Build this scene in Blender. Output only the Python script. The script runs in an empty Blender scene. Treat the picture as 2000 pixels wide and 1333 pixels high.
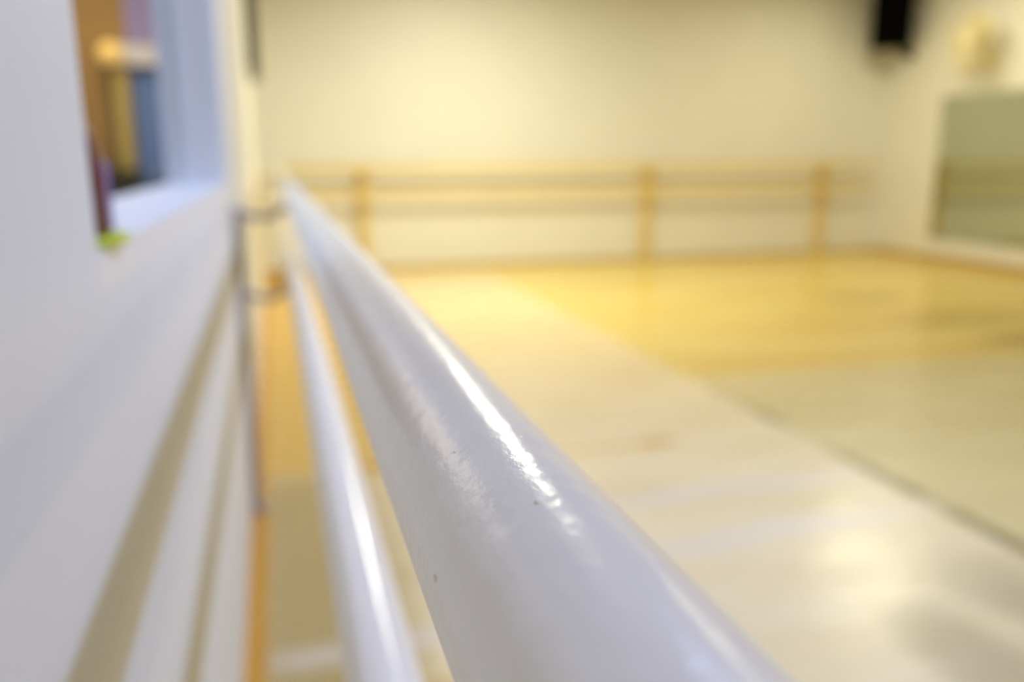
import bpy, bmesh, math, random
from mathutils import Vector, Matrix
random.seed(7)
scene = bpy.context.scene
col = scene.collection

# ------------------------------------------------------------------ camera, world, lights, exposure
RT = Vector((0.964133, -0.265381, -0.004581))
UP = Vector((0.059795, 0.200352, 0.977898))
FW = Vector((0.258598, 0.943097, -0.209034))
cam_data = bpy.data.cameras.new('camera')
cam = bpy.data.objects.new('camera', cam_data); col.objects.link(cam)
m = Matrix((( RT.x, UP.x, -FW.x, 0.125638), (RT.y, UP.y, -FW.y, 0.0), (RT.z, UP.z, -FW.z, 1.130346), (0, 0, 0, 1)))
cam.matrix_world = m
cam_data.sensor_width = 36.0
cam_data.lens = 1675.67 * 36.0 / 2000.0
cam_data.clip_start = 0.01
cam_data.dof.use_dof = True
cam_data.dof.focus_distance = 0.200
cam_data.dof.aperture_fstop = 5.7
scene.camera = cam

world = bpy.data.worlds.new('world'); scene.world = world; world.use_nodes = True
bg = world.node_tree.nodes['Background']
bg.inputs[0].default_value = (0.9, 0.93, 1.0, 1); bg.inputs[1].default_value = 0.0

scene.view_settings.view_transform = 'Standard'
scene.view_settings.look = 'None'
scene.view_settings.gamma = 1.0
scene.view_settings.exposure = 0.0
scene.view_settings.use_curve_mapping = False
scene.cycles.max_bounces = 8
scene.cycles.diffuse_bounces = 5
scene.cycles.caustics_reflective = False
scene.cycles.caustics_refractive = False
scene.cycles.sample_clamp_indirect = 6.0
scene.cycles.use_denoising = True

ROOM_H = 3.35
def area(name, loc, sx, sy, power, color, spread=180.0, rot=(0, 0, 0)):
    d = bpy.data.lights.new(name, 'AREA'); d.shape = 'RECTANGLE'; d.size = sx; d.size_y = sy
    d.energy = power; d.color = color; d.spread = math.radians(spread)
    o = bpy.data.objects.new(name, d); o.location = loc; o.rotation_euler = rot; col.objects.link(o)
    return o
COOL = (0.50, 0.68, 1.0)
WARM = (1.0, 0.86, 0.56)
# name, x, y, length along y, watts, colour   (all hang under the ceiling as strip fittings)
FITTINGS = [
    (1.72, 1.65, 1.5, 98.0, (0.46, 0.57, 1.0)),
    (1.95, 6.50, 1.2, 114.0, (1.0, 0.96, 0.74)),
    (5.75, 6.85, 1.4, 46.0, (1.0, 0.90, 0.60)),
    (6.00, 0.30, 1.0, 50.0, (1.0, 0.88, 0.62)),
]
for i, (x, y, L, w, c) in enumerate(FITTINGS):
    if w > 0: area('strip_light_glow', (x, y, 3.045), 0.10, L, w, c)
SIDE = [((-2.4, 1.5, 2.90), 1.4, 3.0, 140.0, (0.42, 0.60, 1.0)), ((-1.7, 6.2, 2.90), 2.6, 2.6, 54.0, (1.0, 0.88, 0.72))]  # unseen panels added: cool one turns jamb and sill blue, warm one fills behind
for loc, sx, sy, w, c in SIDE:
    if w > 0: area('side_room_fill', loc, sx, sy, w, c)

# ------------------------------------------------------------------ materials
def lin(r, g, b):
    f = lambda c: (c / 255.0) / 12.92 if c <= 10 else (((c / 255.0) + 0.055) / 1.055) ** 2.4
    return (f(r), f(g), f(b), 1.0)

def mat(name, rgb, rough=0.5, metal=0.0, noise=0.04, scale=8.0, bump=0.0, bscale=60.0, coat=0.0, emit=None, estr=0.0, spec=0.5):
    mt = bpy.data.materials.new(name); mt.use_nodes = True
    nt = mt.node_tree; N = nt.nodes; Lk = nt.links
    b = N['Principled BSDF']
    b.inputs['Roughness'].default_value = rough
    b.inputs['Metallic'].default_value = metal
    b.inputs['Specular IOR Level'].default_value = spec
    if coat: b.inputs['Coat Weight'].default_value = coat; b.inputs['Coat Roughness'].default_value = 0.08
    tc = N.new('ShaderNodeTexCoord')
    ns = N.new('ShaderNodeTexNoise'); ns.inputs['Scale'].default_value = scale; ns.inputs['Detail'].default_value = 4
    Lk.new(tc.outputs['Object'], ns.inputs['Vector'])
    cr = N.new('ShaderNodeValToRGB')
    c = lin(*rgb)
    cr.color_ramp.elements[0].position = 0.3; cr.color_ramp.elements[1].position = 0.7
    cr.color_ramp.elements[0].color = tuple(max(0, v * (1 - noise)) for v in c[:3]) + (1,)
    cr.color_ramp.elements[1].color = tuple(min(1, v * (1 + noise)) for v in c[:3]) + (1,)
    Lk.new(ns.outputs['Fac'], cr.inputs['Fac']); Lk.new(cr.outputs['Color'], b.inputs['Base Color'])
    if bump:
        n2 = N.new('ShaderNodeTexNoise'); n2.inputs['Scale'].default_value = bscale; n2.inputs['Detail'].default_value = 3
        Lk.new(tc.outputs['Object'], n2.inputs['Vector'])
        bp = N.new('ShaderNodeBump'); bp.inputs['Strength'].default_value = bump; bp.inputs['Distance'].default_value = 0.002
        Lk.new(n2.outputs['Fac'], bp.inputs['Height']); Lk.new(bp.outputs['Normal'], b.inputs['Normal'])
    if emit:
        b.inputs['Emission Color'].default_value = lin(*emit); b.inputs['Emission Strength'].default_value = estr
    return mt

M = {}
M['wall'] = mat('white_wall_paint', (231, 230, 222), 0.6, noise=0.015, scale=3, bump=0.15, bscale=180)
M['ceiling'] = mat('ceiling_paint', (158, 152, 140), 0.8)
M['rear'] = mat('rear_wall_paint', (176, 172, 164), 0.7, noise=0.02)
M['trim'] = mat('white_gloss_trim', (232, 230, 225), 0.4, noise=0.01)
M['darkwood'] = mat('dark_skirting_wood', (190, 156, 72), 0.45, noise=0.2, scale=20)
M['steel'] = mat('grey_painted_steel', (176, 166, 160), 0.4, metal=0.0, noise=0.05)
M['wood_rail'] = mat('varnished_yellow_wood', (232, 210, 140), 0.4, noise=0.08, scale=14)
M['wood_post'] = mat('darker_wood_post', (228, 202, 122), 0.45, noise=0.1, scale=14)
M['foot'] = mat('golden_brown_wood', (176, 142, 60), 0.45, noise=0.1, scale=14)
M['black'] = mat('black_speaker_plastic', (3, 3, 3), 0.85, noise=0.1, spec=0.1)
M['grille'] = mat('black_grille', (2, 2, 2), 0.9, noise=0.3, scale=300, spec=0.05)
M['cream'] = mat('cream_plastic', (236, 226, 180), 0.4)
M['fan_dark'] = mat('fan_motor_tan', (140, 120, 70), 0.5)
M['green'] = mat('dark_green_board', (40, 64, 32), 0.6)
M['brownedge'] = mat('brown_board_frame', (58, 54, 32), 0.5)
M['maroon'] = mat('maroon_bottle', (104, 16, 44), 0.3, noise=0.1)
M['bottle_cap'] = mat('dark_brown_cap', (50, 34, 28), 0.4)
M['purple'] = mat('lilac_tube', (120, 100, 175), 0.4)
M['lime'] = mat('lime_plastic', (212, 226, 20), 0.45, noise=0.08, scale=30)
M['orange_wall'] = mat('ochre_brown_wall', (170, 136, 78), 0.7, noise=0.08, scale=2)
M['purple_wall'] = mat('mauve_wall', (162, 152, 196), 0.7)
M['blue_door'] = mat('slate_blue_door', (118, 150, 204), 0.5, noise=0.04)
M['tan_door'] = mat('tan_panel', (206, 184, 104), 0.5)
M['olive'] = mat('olive_trim', (112, 100, 52), 0.5)
M['housing'] = mat('light_fitting_body', (225, 225, 222), 0.4)
M['tube'] = mat('light_tube', (255, 250, 235), 0.4, emit=(255, 246, 222), estr=3.0)
M['globe'] = mat('yellow_globe', (240, 200, 110), 0.4, emit=(255, 214, 120), estr=0.42)
M['side_floor'] = mat('side_room_floor', (120, 92, 60), 0.5)

# white gloss barre paint with brush marks, slight pits
def barre_paint():
    mt = mat('white_gloss_barre_paint', (251, 244, 228), 0.20, noise=0.015, scale=30)
    nt = mt.node_tree; N = nt.nodes; Lk = nt.links; b = N['Principled BSDF']
    tc = N.new('ShaderNodeTexCoord')
    mp = N.new('ShaderNodeMapping'); mp.inputs['Scale'].default_value = (240, 130, 240)
    Lk.new(tc.outputs['Object'], mp.inputs['Vector'])
    n1 = N.new('ShaderNodeTexNoise'); n1.inputs['Scale'].default_value = 1.0; n1.inputs['Detail'].default_value = 5; n1.inputs['Roughness'].default_value = 0.6
    Lk.new(mp.outputs['Vector'], n1.inputs['Vector'])
    n2 = N.new('ShaderNodeTexNoise'); n2.inputs['Scale'].default_value = 55.0; n2.inputs['Detail'].default_value = 2
    Lk.new(tc.outputs['Object'], n2.inputs['Vector'])
    mx = N.new('ShaderNodeMath'); mx.operation = 'ADD'
    m2 = N.new('ShaderNodeMath'); m2.operation = 'MULTIPLY'; m2.inputs[1].default_value = 0.6
    Lk.new(n1.outputs['Fac'], m2.inputs[0]); Lk.new(m2.outputs[0], mx.inputs[0]); Lk.new(n2.outputs['Fac'], mx.inputs[1])
    bp = N.new('ShaderNodeBump'); bp.inputs['Strength'].default_value = 0.35; bp.inputs['Distance'].default_value = 0.0012
    Lk.new(mx.outputs[0], bp.inputs['Height']); Lk.new(bp.outputs['Normal'], b.inputs['Normal'])
    return mt
M['barre'] = barre_paint()

# mirror: old greenish glass mirror
mm = bpy.data.materials.new('mirror_glass'); mm.use_nodes = True
b = mm.node_tree.nodes['Principled BSDF']
b.inputs['Metallic'].default_value = 1.0; b.inputs['Roughness'].default_value = 0.03
nz = mm.node_tree.nodes.new('ShaderNodeTexNoise'); nz.inputs['Scale'].default_value = 1.0
cr = mm.node_tree.nodes.new('ShaderNodeValToRGB')
cr.color_ramp.elements[0].color = (0.50, 0.56, 0.44, 1); cr.color_ramp.elements[1].color = (0.56, 0.61, 0.50, 1)
mm.node_tree.links.new(nz.outputs['Fac'], cr.inputs['Fac']); mm.node_tree.links.new(cr.outputs['Color'], b.inputs['Base Color'])
M['mirror'] = mm

# floor: pale studio floor in sheets with taped seams, stains, an uncovered wood edge by the left wall
def floor_mat():
    mt = bpy.data.materials.new('studio_floor'); mt.use_nodes = True
    nt = mt.node_tree; N = nt.nodes; Lk = nt.links; b = N['Principled BSDF']
    geo = N.new('ShaderNodeNewGeometry'); sep = N.new('ShaderNodeSeparateXYZ'); Lk.new(geo.outputs['Position'], sep.inputs[0])
    X, Y = sep.outputs['X'], sep.outputs['Y']
    def math_(op, a, c=None, clamp=False):
        n = N.new('ShaderNodeMath'); n.operation = op; n.use_clamp = clamp
        for i, v in enumerate((a, c)):
            if v is None: continue
            if isinstance(v, (int, float)): n.inputs[i].default_value = v
            else: Lk.new(v, n.inputs[i])
        return n.outputs[0]
    def step(v, e, w):      # smooth 0..1 rising across e
        n = N.new('ShaderNodeMapRange'); n.interpolation_type = 'SMOOTHSTEP'
        Lk.new(v, n.inputs['Value']); n.inputs['From Min'].default_value = e - w; n.inputs['From Max'].default_value = e + w
        return n.outputs['Result']
    def band(v, c, h, w): return math_('MULTIPLY', step(v, c - h, w), math_('SUBTRACT', 1.0, step(v, c + h, w)))
    def mixc(f, a, c):
        n = N.new('ShaderNodeMix'); n.data_type = 'RGBA'
        if isinstance(f, (int, float)): n.inputs['Factor'].default_value = f
        else: Lk.new(f, n.inputs['Factor'])
        for k, v in (('A', a), ('B', c)):
            s = [i for i in n.inputs if i.name == k and i.type == 'RGBA'][0]
            if isinstance(v, tuple): s.default_value = v
            else: Lk.new(v, s)
        return [o for o in n.outputs if o.type == 'RGBA'][0]
    def noise(sx, sy, det=3):
        mp = N.new('ShaderNodeMapping'); mp.inputs['Scale'].default_value = (sx, sy, 1); Lk.new(geo.outputs['Position'], mp.inputs['Vector'])
        n = N.new('ShaderNodeTexNoise'); n.inputs['Scale'].default_value = 1; n.inputs['Detail'].default_value = det
        Lk.new(mp.outputs['Vector'], n.inputs['Vector']); return n.outputs['Fac']
    def patch(cx, cy, rx, ry):
        dx = math_('DIVIDE', math_('SUBTRACT', X, cx), rx); dy = math_('DIVIDE', math_('SUBTRACT', Y, cy), ry)
        r = math_('ADD', math_('MULTIPLY', dx, dx), math_('MULTIPLY', dy, dy))
        return math_('SUBTRACT', 1.0, step(r, 0.6, 0.6))
    base = mixc(step(noise(1.2, 3.5), 0.5, 0.2), lin(*FL['pale']), lin(*FL['pale2']))
    # yellower sheets right of the long seam and beyond the cross seam
    yel = mixc(step(noise(0.8, 2.0), 0.5, 0.2), lin(*FL['yellow']), lin(*FL['yellow2']))
    right = step(X, 2.17, 0.012); far = step(Y, 3.93, 0.02)
    c = mixc(math_('MULTIPLY', right, far), base, yel)
    c = mixc(math_('MULTIPLY', right, math_('SUBTRACT', 1.0, far)), c, mixc(step(noise(0.9, 2.5), 0.5, 0.2), lin(*FL['mid']), lin(*FL['mid2'])))
    # far left corner and along the wall is yellow as well
    c = mixc(math_('MULTIPLY', step(Y, 8.35, 0.25), 0.8), c, lin(*FL['yellow']))
    c = mixc(math_('MULTIPLY', band(X, 0.25, 0.25, 0.10), step(Y, 3.05, 0.1)), c, lin(*FL['gold']))
    c = mixc(math_('MULTIPLY', band(X, 0.20, 0.20, 0.10), math_('SUBTRACT', 1.0, step(Y, 3.05, 0.1))), c, lin(*FL['tan']))
    # whitish scuffs across the near sheet
    wob = math_('ADD', Y, math_('MULTIPLY', math_('SUBTRACT', noise(0.9, 0.4, 1), 0.5), 0.25))
    lim = band(X, 1.55, 0.5, 0.25)
    c = mixc(math_('MULTIPLY', math_('MULTIPLY', band(wob, 2.50, 0.05, 0.06), lim), 0.6), c, lin(*FL['scuff']))
    c = mixc(math_('MULTIPLY', math_('MULTIPLY', band(wob, 2.16, 0.05, 0.06), lim), 0.5), c, lin(*FL['scuff']))
    c = mixc(math_('MULTIPLY', band(wob, 1.86, 0.04, 0.05), math_('MULTIPLY', band(X, 0.5, 0.45, 0.1), 0.6)), c, lin(*FL['scuff']))
    c = mixc(math_('MULTIPLY', band(wob, 1.66, 0.03, 0.04), math_('MULTIPLY', band(X, 0.5, 0.45, 0.1), 0.5)), c, lin(*FL['brown']))
    # seams, stains and painted corner shade
    nz = noise(0.6, 2.2, 2)
    c = mixc(math_('MULTIPLY', band(X, 2.19, 0.035, 0.02), math_('MULTIPLY', math_('SUBTRACT', 1.0, step(Y, 3.65, 0.2)), step(nz, 0.46, 0.16))), c, lin(*FL['tape']))
    c = mixc(math_('MULTIPLY', math_('MULTIPLY', band(Y, 3.03, 0.025, 0.02), band(X, 0.9, 0.75, 0.1)), 0.7), c, lin(*FL['gold']))
    c = mixc(math_('MULTIPLY', patch(1.56, 3.04, 0.10, 0.05), 0.9), c, lin(*FL['brown']))
    c = mixc(math_('MULTIPLY', patch(0.42, 3.06, 0.06, 0.06), 0.9), c, lin(*FL['brown']))
    c = mixc(math_('MULTIPLY', math_('MULTIPLY', band(Y, 4.12, 0.14, 0.12), step(X, 2.25, 0.1)), 0.75), c, lin(*FL['gold']))
    c = mixc(math_('MULTIPLY', math_('MULTIPLY', band(Y, 5.0, 0.28, 0.3), band(X, 3.9, 0.7, 0.5)), 0.55), c, lin(*FL['gold']))
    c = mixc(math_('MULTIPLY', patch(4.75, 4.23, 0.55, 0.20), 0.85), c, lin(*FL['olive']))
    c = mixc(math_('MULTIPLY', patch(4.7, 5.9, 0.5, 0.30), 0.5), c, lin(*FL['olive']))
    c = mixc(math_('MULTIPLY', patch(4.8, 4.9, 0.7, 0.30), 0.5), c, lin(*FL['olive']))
    c = mixc(math_('MULTIPLY', patch(5.0, 8.0, 0.9, 0.55), 0.6), c, lin(*FL['gold']))
    worn_shade = math_('MULTIPLY', math_('MULTIPLY', step(X, 1.78, 0.22), math_('SUBTRACT', 1.0, step(Y, 1.75, 0.35))), step(noise(2.5, 1.5, 4), 0.42, 0.2))  # near right corner: darkening painted into the floor colour, together with wear
    c = mixc(math_('MULTIPLY', worn_shade, 0.75), c, lin(*FL['worn_shade']))
    c = mixc(math_('MULTIPLY', patch(1.62, 1.42, 0.16, 0.35), 0.45), c, lin(*FL['worn_shade']))  # same painted corner shade, carried a little further left
    # bare wood strip by the wall
    c = mixc(math_('SUBTRACT', 1.0, step(X, 0.05, 0.006)), c, mixc(noise(20, 3), lin(*FL['orange']), lin(*FL['orange2'])))
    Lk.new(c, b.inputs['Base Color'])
    rr = N.new('ShaderNodeMapRange'); Lk.new(noise(2.0, 5.0), rr.inputs['Value'])
    rr.inputs['From Min'].default_value = 0.3; rr.inputs['From Max'].default_value = 0.7
    rr.inputs['To Min'].default_value = 0.21; rr.inputs['To Max'].default_value = 0.33
    Lk.new(rr.outputs['Result'], b.inputs['Roughness'])
    bp = N.new('ShaderNodeBump'); bp.inputs['Strength'].default_value = 0.25; bp.inputs['Distance'].default_value = 0.01
    Lk.new(noise(5, 9, 3), bp.inputs['Height']); Lk.new(bp.outputs['Normal'], b.inputs['Normal'])
    return mt
FL = dict(pale=(236, 216, 168), pale2=(227, 205, 152), yellow=(230, 206, 118), yellow2=(222, 194, 100), mid=(218, 198, 138), mid2=(208, 188, 126),
          gold=(216, 176, 84), tan=(186, 162, 104), scuff=(226, 216, 196), brown=(196, 148, 66), tape=(112, 98, 62), olive=(160, 136, 60), worn_shade=(140, 126, 88),
          orange=(226, 170, 58), orange2=(184, 128, 40))
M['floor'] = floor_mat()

# ------------------------------------------------------------------ mesh helpers
def box(bm, x0, x1, y0, y1, z0, z1, bev=0.0):
    r = bmesh.ops.create_cube(bm, size=1.0)
    bmesh.ops.scale(bm, vec=(x1 - x0, y1 - y0, z1 - z0), verts=r['verts'])
    bmesh.ops.translate(bm, vec=((x0 + x1) / 2, (y0 + y1) / 2, (z0 + z1) / 2), verts=r['verts'])
    if bev:
        es = list({e for v in r['verts'] for e in v.link_edges})
        bmesh.ops.bevel(bm, geom=es, offset=bev, segments=3, affect='EDGES', profile=0.5)

def tube(bm, pts, rad, seg=16, cap=True):
    pts = [Vector(p) for p in pts]; rads = rad if isinstance(rad, (list, tuple)) else [rad] * len(pts)
    rings = []; prev = None
    for i, p in enumerate(pts):
        t = (pts[min(i + 1, len(pts) - 1)] - pts[max(i - 1, 0)]).normalized()
        if prev is None:
            a = Vector((0, 0, 1)) if abs(t.z) < 0.9 else Vector((1, 0, 0))
            u = t.cross(a).normalized()
        else:
            u = (prev - t * prev.dot(t)).normalized()
        prev = u; w = t.cross(u)
        rings.append([bm.verts.new(p + (u * math.cos(2 * math.pi * k / seg) + w * math.sin(2 * math.pi * k / seg)) * rads[i]) for k in range(seg)])
    for a, c in zip(rings, rings[1:]):
        for k in range(seg):
            f = bm.faces.new((a[k], a[(k + 1) % seg], c[(k + 1) % seg], c[k])); f.smooth = True
    if cap:
        bm.faces.new(rings[0][::-1]); bm.faces.new(rings[-1])

def lathe(bm, prof, seg=32, axis='z', at=(0, 0, 0)):
    at = Vector(at); rings = []
    def P(r, h, a):
        c, s = r * math.cos(a), r * math.sin(a)
        return at + (Vector((c, s, h)) if axis == 'z' else Vector((h, c, s)) if axis == 'x' else Vector((c, h, s)))
    for r, h in prof:
        rings.append([bm.verts.new(P(max(r, 1e-4), h, 2 * math.pi * k / seg)) for k in range(seg)])
    for a, c in zip(rings, rings[1:]):
        for k in range(seg):
            f = bm.faces.new((a[k], a[(k + 1) % seg], c[(k + 1) % seg], c[k])); f.smooth = True
    bm.faces.new(rings[0][::-1]); bm.faces.new(rings[-1])

def spline(pts, n=8):
    P = [Vector(p) for p in pts]; P = [2 * P[0] - P[1]] + P + [2 * P[-1] - P[-2]]; out = []
    for i in range(1, len(P) - 2):
        for k in range(n):
            t = k / n
            out.append(0.5 * ((2 * P[i]) + (P[i + 1] - P[i - 1]) * t + (2 * P[i - 1] - 5 * P[i] + 4 * P[i + 1] - P[i + 2]) * t * t + (3 * P[i] - P[i - 1] - 3 * P[i + 1] + P[i + 2]) * t ** 3))
    out.append(P[-2]); return out

def obj(name, bm, material, parent=None, mats=None):
    bmesh.ops.recalc_face_normals(bm, faces=bm.faces)
    me = bpy.data.meshes.new(name); bm.to_mesh(me); bm.free()
    me.materials.append(material)
    for e in (mats or []): me.materials.append(e)
    o = bpy.data.objects.new(name, me); col.objects.link(o)
    if parent is not None: o.parent = parent; o.matrix_parent_inverse = Matrix.Translation(parent.location).inverted()
    return o

def thing(name, label, cat, loc=(0, 0, 0), group=None):
    o = bpy.data.objects.new(name, None); col.objects.link(o); o.location = loc; o.empty_display_size = 0.1
    o['label'] = label; o['category'] = cat
    if group: o['group'] = group
    return o
def tag(o, label, cat, group=None):
    o['label'] = label; o['category'] = cat
    if group: o['group'] = group
    return o
def struct(name, parts, material, bev=0.0):
    bm = bmesh.new()
    for p in parts: box(bm, *p, bev)
    o = obj(name, bm, material); o['kind'] = 'structure'; return o
def boxpart(name, dims, material, parent, bev=0.0):
    bm = bmesh.new(); box(bm, *dims, bev); return obj(name, bm, material, parent)

# ------------------------------------------------------------------ room shell
W, D, Y0, WT = 7.118, 8.876, -3.0, 0.157
WY0, WY1, WZ0, WZ1 = 0.684, 2.610, 1.063, 2.15
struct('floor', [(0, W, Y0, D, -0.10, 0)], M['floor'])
struct('ceiling', [(-3.4, W + 0.15, Y0, D + 0.15, ROOM_H, ROOM_H + 0.1)], M['ceiling'])
struct('wall_left', [(-WT, 0, Y0, WY0, 0, ROOM_H), (-WT, 0, WY1, D + 0.15, 0, ROOM_H), (-WT, 0, WY0, WY1, 0, WZ0 - 0.03), (-WT, 0, WY0, WY1, WZ1, ROOM_H)], M['wall'])
struct('wall_back', [(0, W + 0.15, D, D + 0.15, 0, ROOM_H)], M['wall'])
struct('wall_right', [(W, W + 0.15, Y0, D, 0, ROOM_H)], M['wall'])
struct('wall_rear', [(-3.4, W + 0.15, Y0 - 0.15, Y0, 0, ROOM_H)], M['rear'])
# interior window: sill board and jamb lining with a raised stop
struct('window_1', [(-WT, 0.0, WY0, WY1, WZ0 - 0.03, WZ0),
                    (-WT, 0.0, WY1 - 0.006, WY1 + 0.0, WZ0, WZ1),
                    (-0.105, -0.075, WY1 - 0.022, WY1 - 0.006, WZ0, WZ1),
                    (-0.105, -0.075, WY0, WY0 + 0.004, WZ0, WZ1),
                    (-WT, 0.0, WY0, WY1, WZ1 - 0.006, WZ1)], M['trim'])
struct('baseboard_back', [(0, W, D - 0.015, D, 0, 0.035)], M['darkwood'])
struct('baseboard_right', [(W - 0.02, W, Y0, D - 0.015, 0, 0.06)], M['darkwood'])
struct('trim_1', [(W - 0.035, W, Y0, 7.99, 0.075, 0.225)], M['trim'])

# side room seen through the window
struct('floor_side_room', [(-3.4, -WT, Y0, 8.6, -0.1, 0)], M['side_floor'])
struct('wall_side_room_left', [(-3.5, -3.4, Y0, 8.6, 0, ROOM_H)], M['orange_wall'])
struct('wall_side_room_end', [(-3.4, -0.96, 8.0, 8.1, 0, ROOM_H)], M['orange_wall'])
struct('wall_side_room_back', [(-0.96, -WT, 8.0, 8.1, 2.07, ROOM_H)], M['purple_wall'])
d1 = struct('door_1', [(-0.960, -WT - 0.01, 8.03, 8.075, 0.01, 1.88)], M['blue_door'])
bm = bmesh.new(); box(bm, -1.16, -WT, 7.93, 8.0, 1.885, 2.055, 0.008); obj('door_header', bm, M['trim'], d1)
bm = bmesh.new(); box(bm, -1.085, -0.975, 7.94, 8.0, 0, 1.88, 0.004); obj('door_jamb', bm, M['tan_door'], d1)
bm = bmesh.new(); lathe(bm, [(0.022, 0), (0.022, 0.02), (0.012, 0.025), (0.012, 0.05), (0.028, 0.055), (0.030, 0.075), (0.018, 0.09)], 20, 'y', (-0.80, 7.94, 1.0)); obj('door_knob', bm, M['steel'], d1)
bm = bmesh.new(); tube(bm, [(-1.125, 7.955, 0.0), (-1.125, 7.955, 1.86)], 0.018, 14)
for z in (0.4, 1.1, 1.7): box(bm, -1.155, -1.095, 7.95, 8.0, z, z + 0.03)
tag(obj('wall_pipe', bm, M['olive']), 'dark olive upright pipe on the ochre wall beyond the window opening', 'pipe')
gl = thing('globe_light', 'round warm yellow light beside the white door header, seen through the window', 'lamp', (-1.07, 7.93, 1.97))
bm = bmesh.new(); lathe(bm, [(0.001, -0.115), (0.05, -0.10), (0.085, -0.055), (0.092, 0), (0.085, 0.03), (0.06, 0.05)], 28, 'y', (-1.07, 7.86, 1.97)); obj('globe', bm, M['globe'], gl)
bm = bmesh.new(); lathe(bm, [(0.055, 0), (0.055, 0.03)], 24, 'y', (-1.07, 7.90, 1.97)); obj('mount', bm, M['olive'], gl)
cab = thing('low_cabinet', 'low brown cabinet against the ochre wall beyond the window opening', 'cabinet', (-1.0, 7.7, 0))
boxpart('body', (-1.38, -0.93, 7.5, 7.88, 0.06, 1.02), M['olive'], cab, 0.006)
boxpart('top', (-1.40, -0.91, 7.48, 7.9, 1.02, 1.05), M['brownedge'], cab, 0.004)
for sx in (-1.375, -1.16):
    dr = boxpart('door', (sx, sx + 0.21, 7.482, 7.5, 0.10, 0.98), M['brownedge'], cab, 0.003)
    bm = bmesh.new(); tube(bm, [(sx + (0.19 if sx < -1.3 else 0.035), 7.47, 0.55), (sx + (0.19 if sx < -1.3 else 0.035), 7.47, 0.68)], 0.006, 8); obj('handle', bm, M['steel'], dr)
boxpart('plinth', (-1.36, -0.95, 7.53, 7.87, 0, 0.06), M['black'], cab)

# window latch on the near jamb
bm = bmesh.new(); box(bm, -0.030, -0.004, WY0, WY0 + 0.010, 1.185, 1.199, 0.002)
lt = tag(obj('window_latch', bm, M['trim']), 'tiny white latch plate on the near side of the window opening', 'latch')

# ------------------------------------------------------------------ barres
BX, Z1, Z2, RR = 0.178, 1.037, 0.787, 0.025
lb = thing('ballet_barre', 'white gloss double ballet barre on grey brackets along the left wall, nearest the viewer', 'ballet barre', (BX, 4.0, 0))
def rail(name, z, y0, y1, blobs):
    bm = bmesh.new()
    ys = [y0, y0 + 0.004] + [y0 + 0.01 + (y1 - y0 - 0.02) * i / 60 for i in range(61)] + [y1 - 0.004, y1]
    rs = [RR * 0.85, RR * 0.97] + [RR] * 61 + [RR * 0.97, RR * 0.85]
    tube(bm, [(BX, y, z) for y in ys], rs, 96)
    for (y, ang, s) in blobs:                 # dried paint drips
        a = math.radians(ang); c = Vector((BX + math.sin(a) * RR, y, z + math.cos(a) * RR))
        r = bmesh.ops.create_icosphere(bm, subdivisions=3, radius=s)
        for v in r['verts']: v.co = Vector((v.co.x * 0.8, v.co.y * 1.5, v.co.z * 0.8))
        for f in {f for v in r['verts'] for f in v.link_faces}: f.smooth = True
        bmesh.ops.translate(bm, vec=c, verts=r['verts'])
    return obj(name, bm, M['barre'], lb)
rail('rail', Z1, -0.55, 8.45, [(0.157, -10, 0.0006), (0.165, -75, 0.0009), (0.26, -60, 0.0005), (0.24, -50, 0.0004), (0.20, -30, 0.0004)])
rail('rail', Z2, -0.55, 8.45, [])
for yp in (2.778, 8.15):
    bm = bmesh.new()
    box(bm, 0.004, 0.030, yp - 0.016, yp + 0.016, 0.012, 0.985, 0.004)
    box(bm, 0.0, 0.048, yp - 0.03, yp + 0.03, 0.0, 0.012, 0.002)
    pst = obj('post', bm, M['steel'] if yp < 3 else M['wood_post'], lb)
    if yp > 3:                                # the far support stands on a wooden foot bar
        bm = bmesh.new(); box(bm, 0.05, 0.27, yp - 0.04, yp + 0.04, 0.0, 0.055, 0.008); obj('foot', bm, M['foot'], lb)['label'] = 'golden brown wooden foot'
    for z in (0.25, 0.6, 0.88):
        bm = bmesh.new(); lathe(bm, [(0.006, 0), (0.006, 0.003), (0.003, 0.005)], 12, 'x', (0.030, yp, z))
        obj('screw', bm, M['steel'], pst)
    for zc, dz in ((0.968, Z1), (0.716, Z2)):
        bm = bmesh.new()
        tube(bm, spline([(0.030, yp, zc + 0.004), (0.055, yp, zc - 0.008), (0.10, yp, zc - 0.014), (0.140, yp, zc + 0.004), (0.166, yp, zc + 0.022), (BX, yp, dz - RR + 0.002)]), 0.012, 16)
        obj('arm', bm, M['steel'] if yp < 3 else M['foot'], lb)
        bm = bmesh.new()
        tube(bm, [(BX, yp - 0.03, dz), (BX, yp + 0.03, dz)], 0.0268, 40)
        obj('clamp', bm, M['steel'] if yp < 3 else M['wood_post'], lb)

bb = thing('ballet_barre', 'double wooden ballet barre on wooden posts along the back wall, out of focus', 'ballet barre', (3.5, D - 0.18, 0))
for z in (Z1, Z2):
    bm = bmesh.new(); tube(bm, [(0.27, D - 0.17, z), (0.28, D - 0.17, z), (6.90, D - 0.17, z), (6.91, D - 0.17, z)], [0.024, 0.03, 0.03, 0.024], 32); obj('rail', bm, M['wood_rail'], bb)
for px in (1.003, 4.089, 6.284):
    bm = bmesh.new()
    box(bm, px - 0.042, px + 0.042, D - 0.075, D - 0.016, 0, 1.06, 0.006)
    pst = obj('post', bm, M['wood_post'], bb)
    for z in (Z1, Z2):
        bm = bmesh.new()
        box(bm, px - 0.05, px + 0.05, D - 0.20, D - 0.075, z - 0.065, z - 0.028, 0.008)
        box(bm, px - 0.05, px + 0.05, D - 0.208, D - 0.198, z - 0.065, z + 0.02, 0.004)
        obj('bracket', bm, M['wood_post'], pst)

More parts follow.
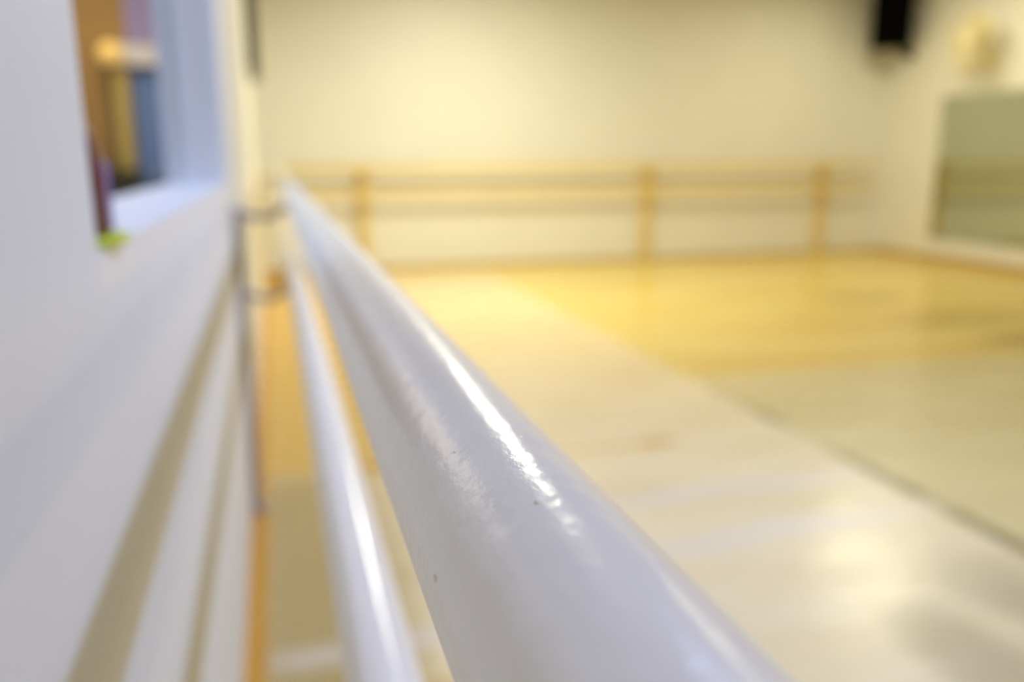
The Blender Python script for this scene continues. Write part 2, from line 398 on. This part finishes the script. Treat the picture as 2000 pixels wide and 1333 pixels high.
# ------------------------------------------------------------------ right side: mirror, fan, speaker
mr = thing('wall_mirror', 'large frameless greenish wall mirror above the white board on the right wall', 'mirror', (W, 3.0, 0.24))
boxpart('glass', (W - 0.012, W - 0.006, Y0 + 0.1, 7.968, 0.24, 1.755), M['mirror'], mr)
boxpart('backing', (W - 0.006, W, Y0 + 0.1, 7.968, 0.24, 1.755), M['black'], mr)
boxpart('edge_strip', (W - 0.016, W, 7.968, 7.985, 0.225, 1.77), M['trim'], mr, 0.002)

FY, FZ, FR = 7.33, 2.22, 0.27
fan = thing('wall_fan', 'cream caged fan mounted high on the right wall above the mirror', 'fan', (W, FY, FZ))
bm = bmesh.new(); lathe(bm, [(0.07, 0), (0.07, -0.02), (0.05, -0.04)], 24, 'x', (W, FY, FZ - 0.16)); obj('wall_plate', bm, M['cream'], fan)
bm = bmesh.new(); tube(bm, spline([(W - 0.03, FY, FZ - 0.16), (W - 0.10, FY, FZ - 0.16), (W - 0.15, FY, FZ - 0.10), (W - 0.15, FY, FZ)]), 0.02, 14); obj('arm', bm, M['fan_dark'], fan)
bm = bmesh.new(); lathe(bm, [(0.03, -0.09), (0.06, -0.10), (0.075, -0.14), (0.075, -0.20), (0.05, -0.215)], 28, 'x', (W, FY, FZ)); obj('motor', bm, M['fan_dark'], fan)
bm = bmesh.new()
for R_, xx in ((FR, -0.27), (FR * 0.97, -0.24), (FR * 0.85, -0.22), (FR * 0.97, -0.30), (FR * 0.85, -0.325), (FR * 0.6, -0.34), (FR * 0.35, -0.35)):
    n = 40; tube(bm, [(W + xx, FY + R_ * math.cos(2 * math.pi * k / n), FZ + R_ * math.sin(2 * math.pi * k / n)) for k in range(n + 1)], 0.0035 if R_ < FR else 0.009, 6, False)
for k in range(36):
    a = 2 * math.pi * k / 36; c, s = math.cos(a), math.sin(a)
    tube(bm, [(W - 0.355, FY + 0.05 * c, FZ + 0.05 * s), (W - 0.335, FY + FR * 0.68 * c, FZ + FR * 0.68 * s), (W - 0.30, FY + FR * 0.97 * c, FZ + FR * 0.97 * s), (W - 0.27, FY + FR * c, FZ + FR * s), (W - 0.235, FY + FR * 0.95 * c, FZ + FR * 0.95 * s), (W - 0.205, FY + 0.06 * c, FZ + 0.06 * s)], 0.0025, 5, False)
obj('cage', bm, M['cream'], fan)
for k in range(3):
    bm = bmesh.new(); a0 = 2 * math.pi * k / 3; g = []
    for i in range(8):
        r_ = 0.03 + 0.20 * i / 7; w_ = 0.10 + 0.50 * math.sin(math.pi * (0.15 + 0.8 * i / 7)); row = []
        for j in range(5):
            a = a0 + (j / 4 - 0.5) * w_ * 1.6; row.append(bm.verts.new((W - 0.275 + (j / 4 - 0.5) * 0.05, FY + r_ * math.cos(a), FZ + r_ * math.sin(a))))
        g.append(row)
    for i in range(7):
        for j in range(4): bm.faces.new((g[i][j], g[i][j + 1], g[i + 1][j + 1], g[i + 1][j])).smooth = True
    bmesh.ops.solidify(bm, geom=bm.faces[:], thickness=0.003)
    obj('blade', bm, M['cream'], fan)
bm = bmesh.new(); lathe(bm, [(0.035, -0.215), (0.04, -0.30), (0.05, -0.35), (0.02, -0.362)], 24, 'x', (W, FY, FZ)); obj('hub', bm, M['cream'], fan)

sp = thing('loudspeaker', 'black box loudspeaker on a bracket high in the back right corner', 'speaker', (6.83, 8.50, 2.32))
SM = Matrix.Translation((6.80, 8.48, 0)) @ Matrix.Rotation(math.radians(-38), 4, 'Z')
def spart(name, dims, material, parent=sp, bev=0.006):
    bm = bmesh.new(); box(bm, *dims, bev)
    bmesh.ops.transform(bm, matrix=SM, verts=bm.verts); return obj(name, bm, material, parent)
body = spart('cabinet', (-0.21, 0.21, -0.14, 0.19, 2.30, 2.98), M['black'], bev=0.012)
spart('grille', (-0.195, 0.195, -0.155, -0.14, 2.32, 2.96), M['grille'])
bm = bmesh.new(); tube(bm, spline([(6.95, 8.62, 2.40), (7.00, 8.55, 2.27), (7.06, 8.52, 2.24), (7.10, 8.52, 2.24)]), 0.022, 12); obj('bracket_arm', bm, M['black'], sp)
bm = bmesh.new(); lathe(bm, [(0.055, 0), (0.055, -0.02), (0.03, -0.03)], 20, 'x', (W, 8.52, 2.24)); obj('wall_plate', bm, M['black'], sp)

# board on the left wall near the back
nb = thing('wall_board', 'dark green framed board seen edge-on high on the left wall', 'board', (0, 7.3, 1.8))
boxpart('frame', (0.0, 0.075, 6.75, 7.95, 1.78, 2.75), M['brownedge'], nb, 0.006)
boxpart('panel', (0.075, 0.080, 6.79, 7.91, 1.82, 2.71), M['green'], nb)

# things on the window sill
cs = thing('coaster', 'lime green round coaster at the near end of the window sill', 'coaster', (-0.058, 0.755, WZ0))
bm = bmesh.new(); lathe(bm, [(0.070, 0), (0.075, 0.002), (0.075, 0.007), (0.072, 0.0085), (0.066, 0.006)], 48, 'z', (-0.064, 0.757, WZ0)); obj('dish', bm, M['lime'], cs)
bt = thing('bottle', 'slim maroon bottle standing on the lime green coaster', 'bottle', (-0.042, 0.775, WZ0 + 0.006))
bm = bmesh.new(); lathe(bm, [(0.025, 0), (0.028, 0.003), (0.028, 0.050), (0.026, 0.066), (0.021, 0.084), (0.013, 0.098), (0.010, 0.106)], 32, 'z', (-0.034, 0.775, WZ0 + 0.006)); obj('body', bm, M['maroon'], bt)
bm = bmesh.new(); lathe(bm, [(0.012, 0.106), (0.012, 0.122), (0.010, 0.124)], 24, 'z', (-0.034, 0.775, WZ0 + 0.006)); obj('cap', bm, M['bottle_cap'], bt)
bm = bmesh.new(); lathe(bm, [(0.012, 0), (0.013, 0.002), (0.013, 0.062), (0.011, 0.066), (0.004, 0.068)], 24, 'z', (-0.027, 0.846, WZ0)); 
tag(obj('lilac_tube', bm, M['purple']), 'short lilac tube standing behind the maroon bottle on the sill', 'tube')

# ------------------------------------------------------------------ ceiling strip fittings (above the frame)
for i, (x, y, L, w, c) in enumerate(FITTINGS):
    t = thing('strip_light', 'slim ceiling strip light hanging above the studio floor', 'ceiling light', (x, y, ROOM_H), 'ceiling strip lights')
    boxpart('housing', (x - 0.07, x + 0.07, y - L / 2 - 0.05, y + L / 2 + 0.05, 3.055, 3.11), M['housing'], t, 0.008)
    for s in (-1, 1):
        bm = bmesh.new(); tube(bm, [(x, y + s * L * 0.4, 3.11), (x, y + s * L * 0.4, ROOM_H)], 0.005, 8); obj('hanger', bm, M['steel'], t)
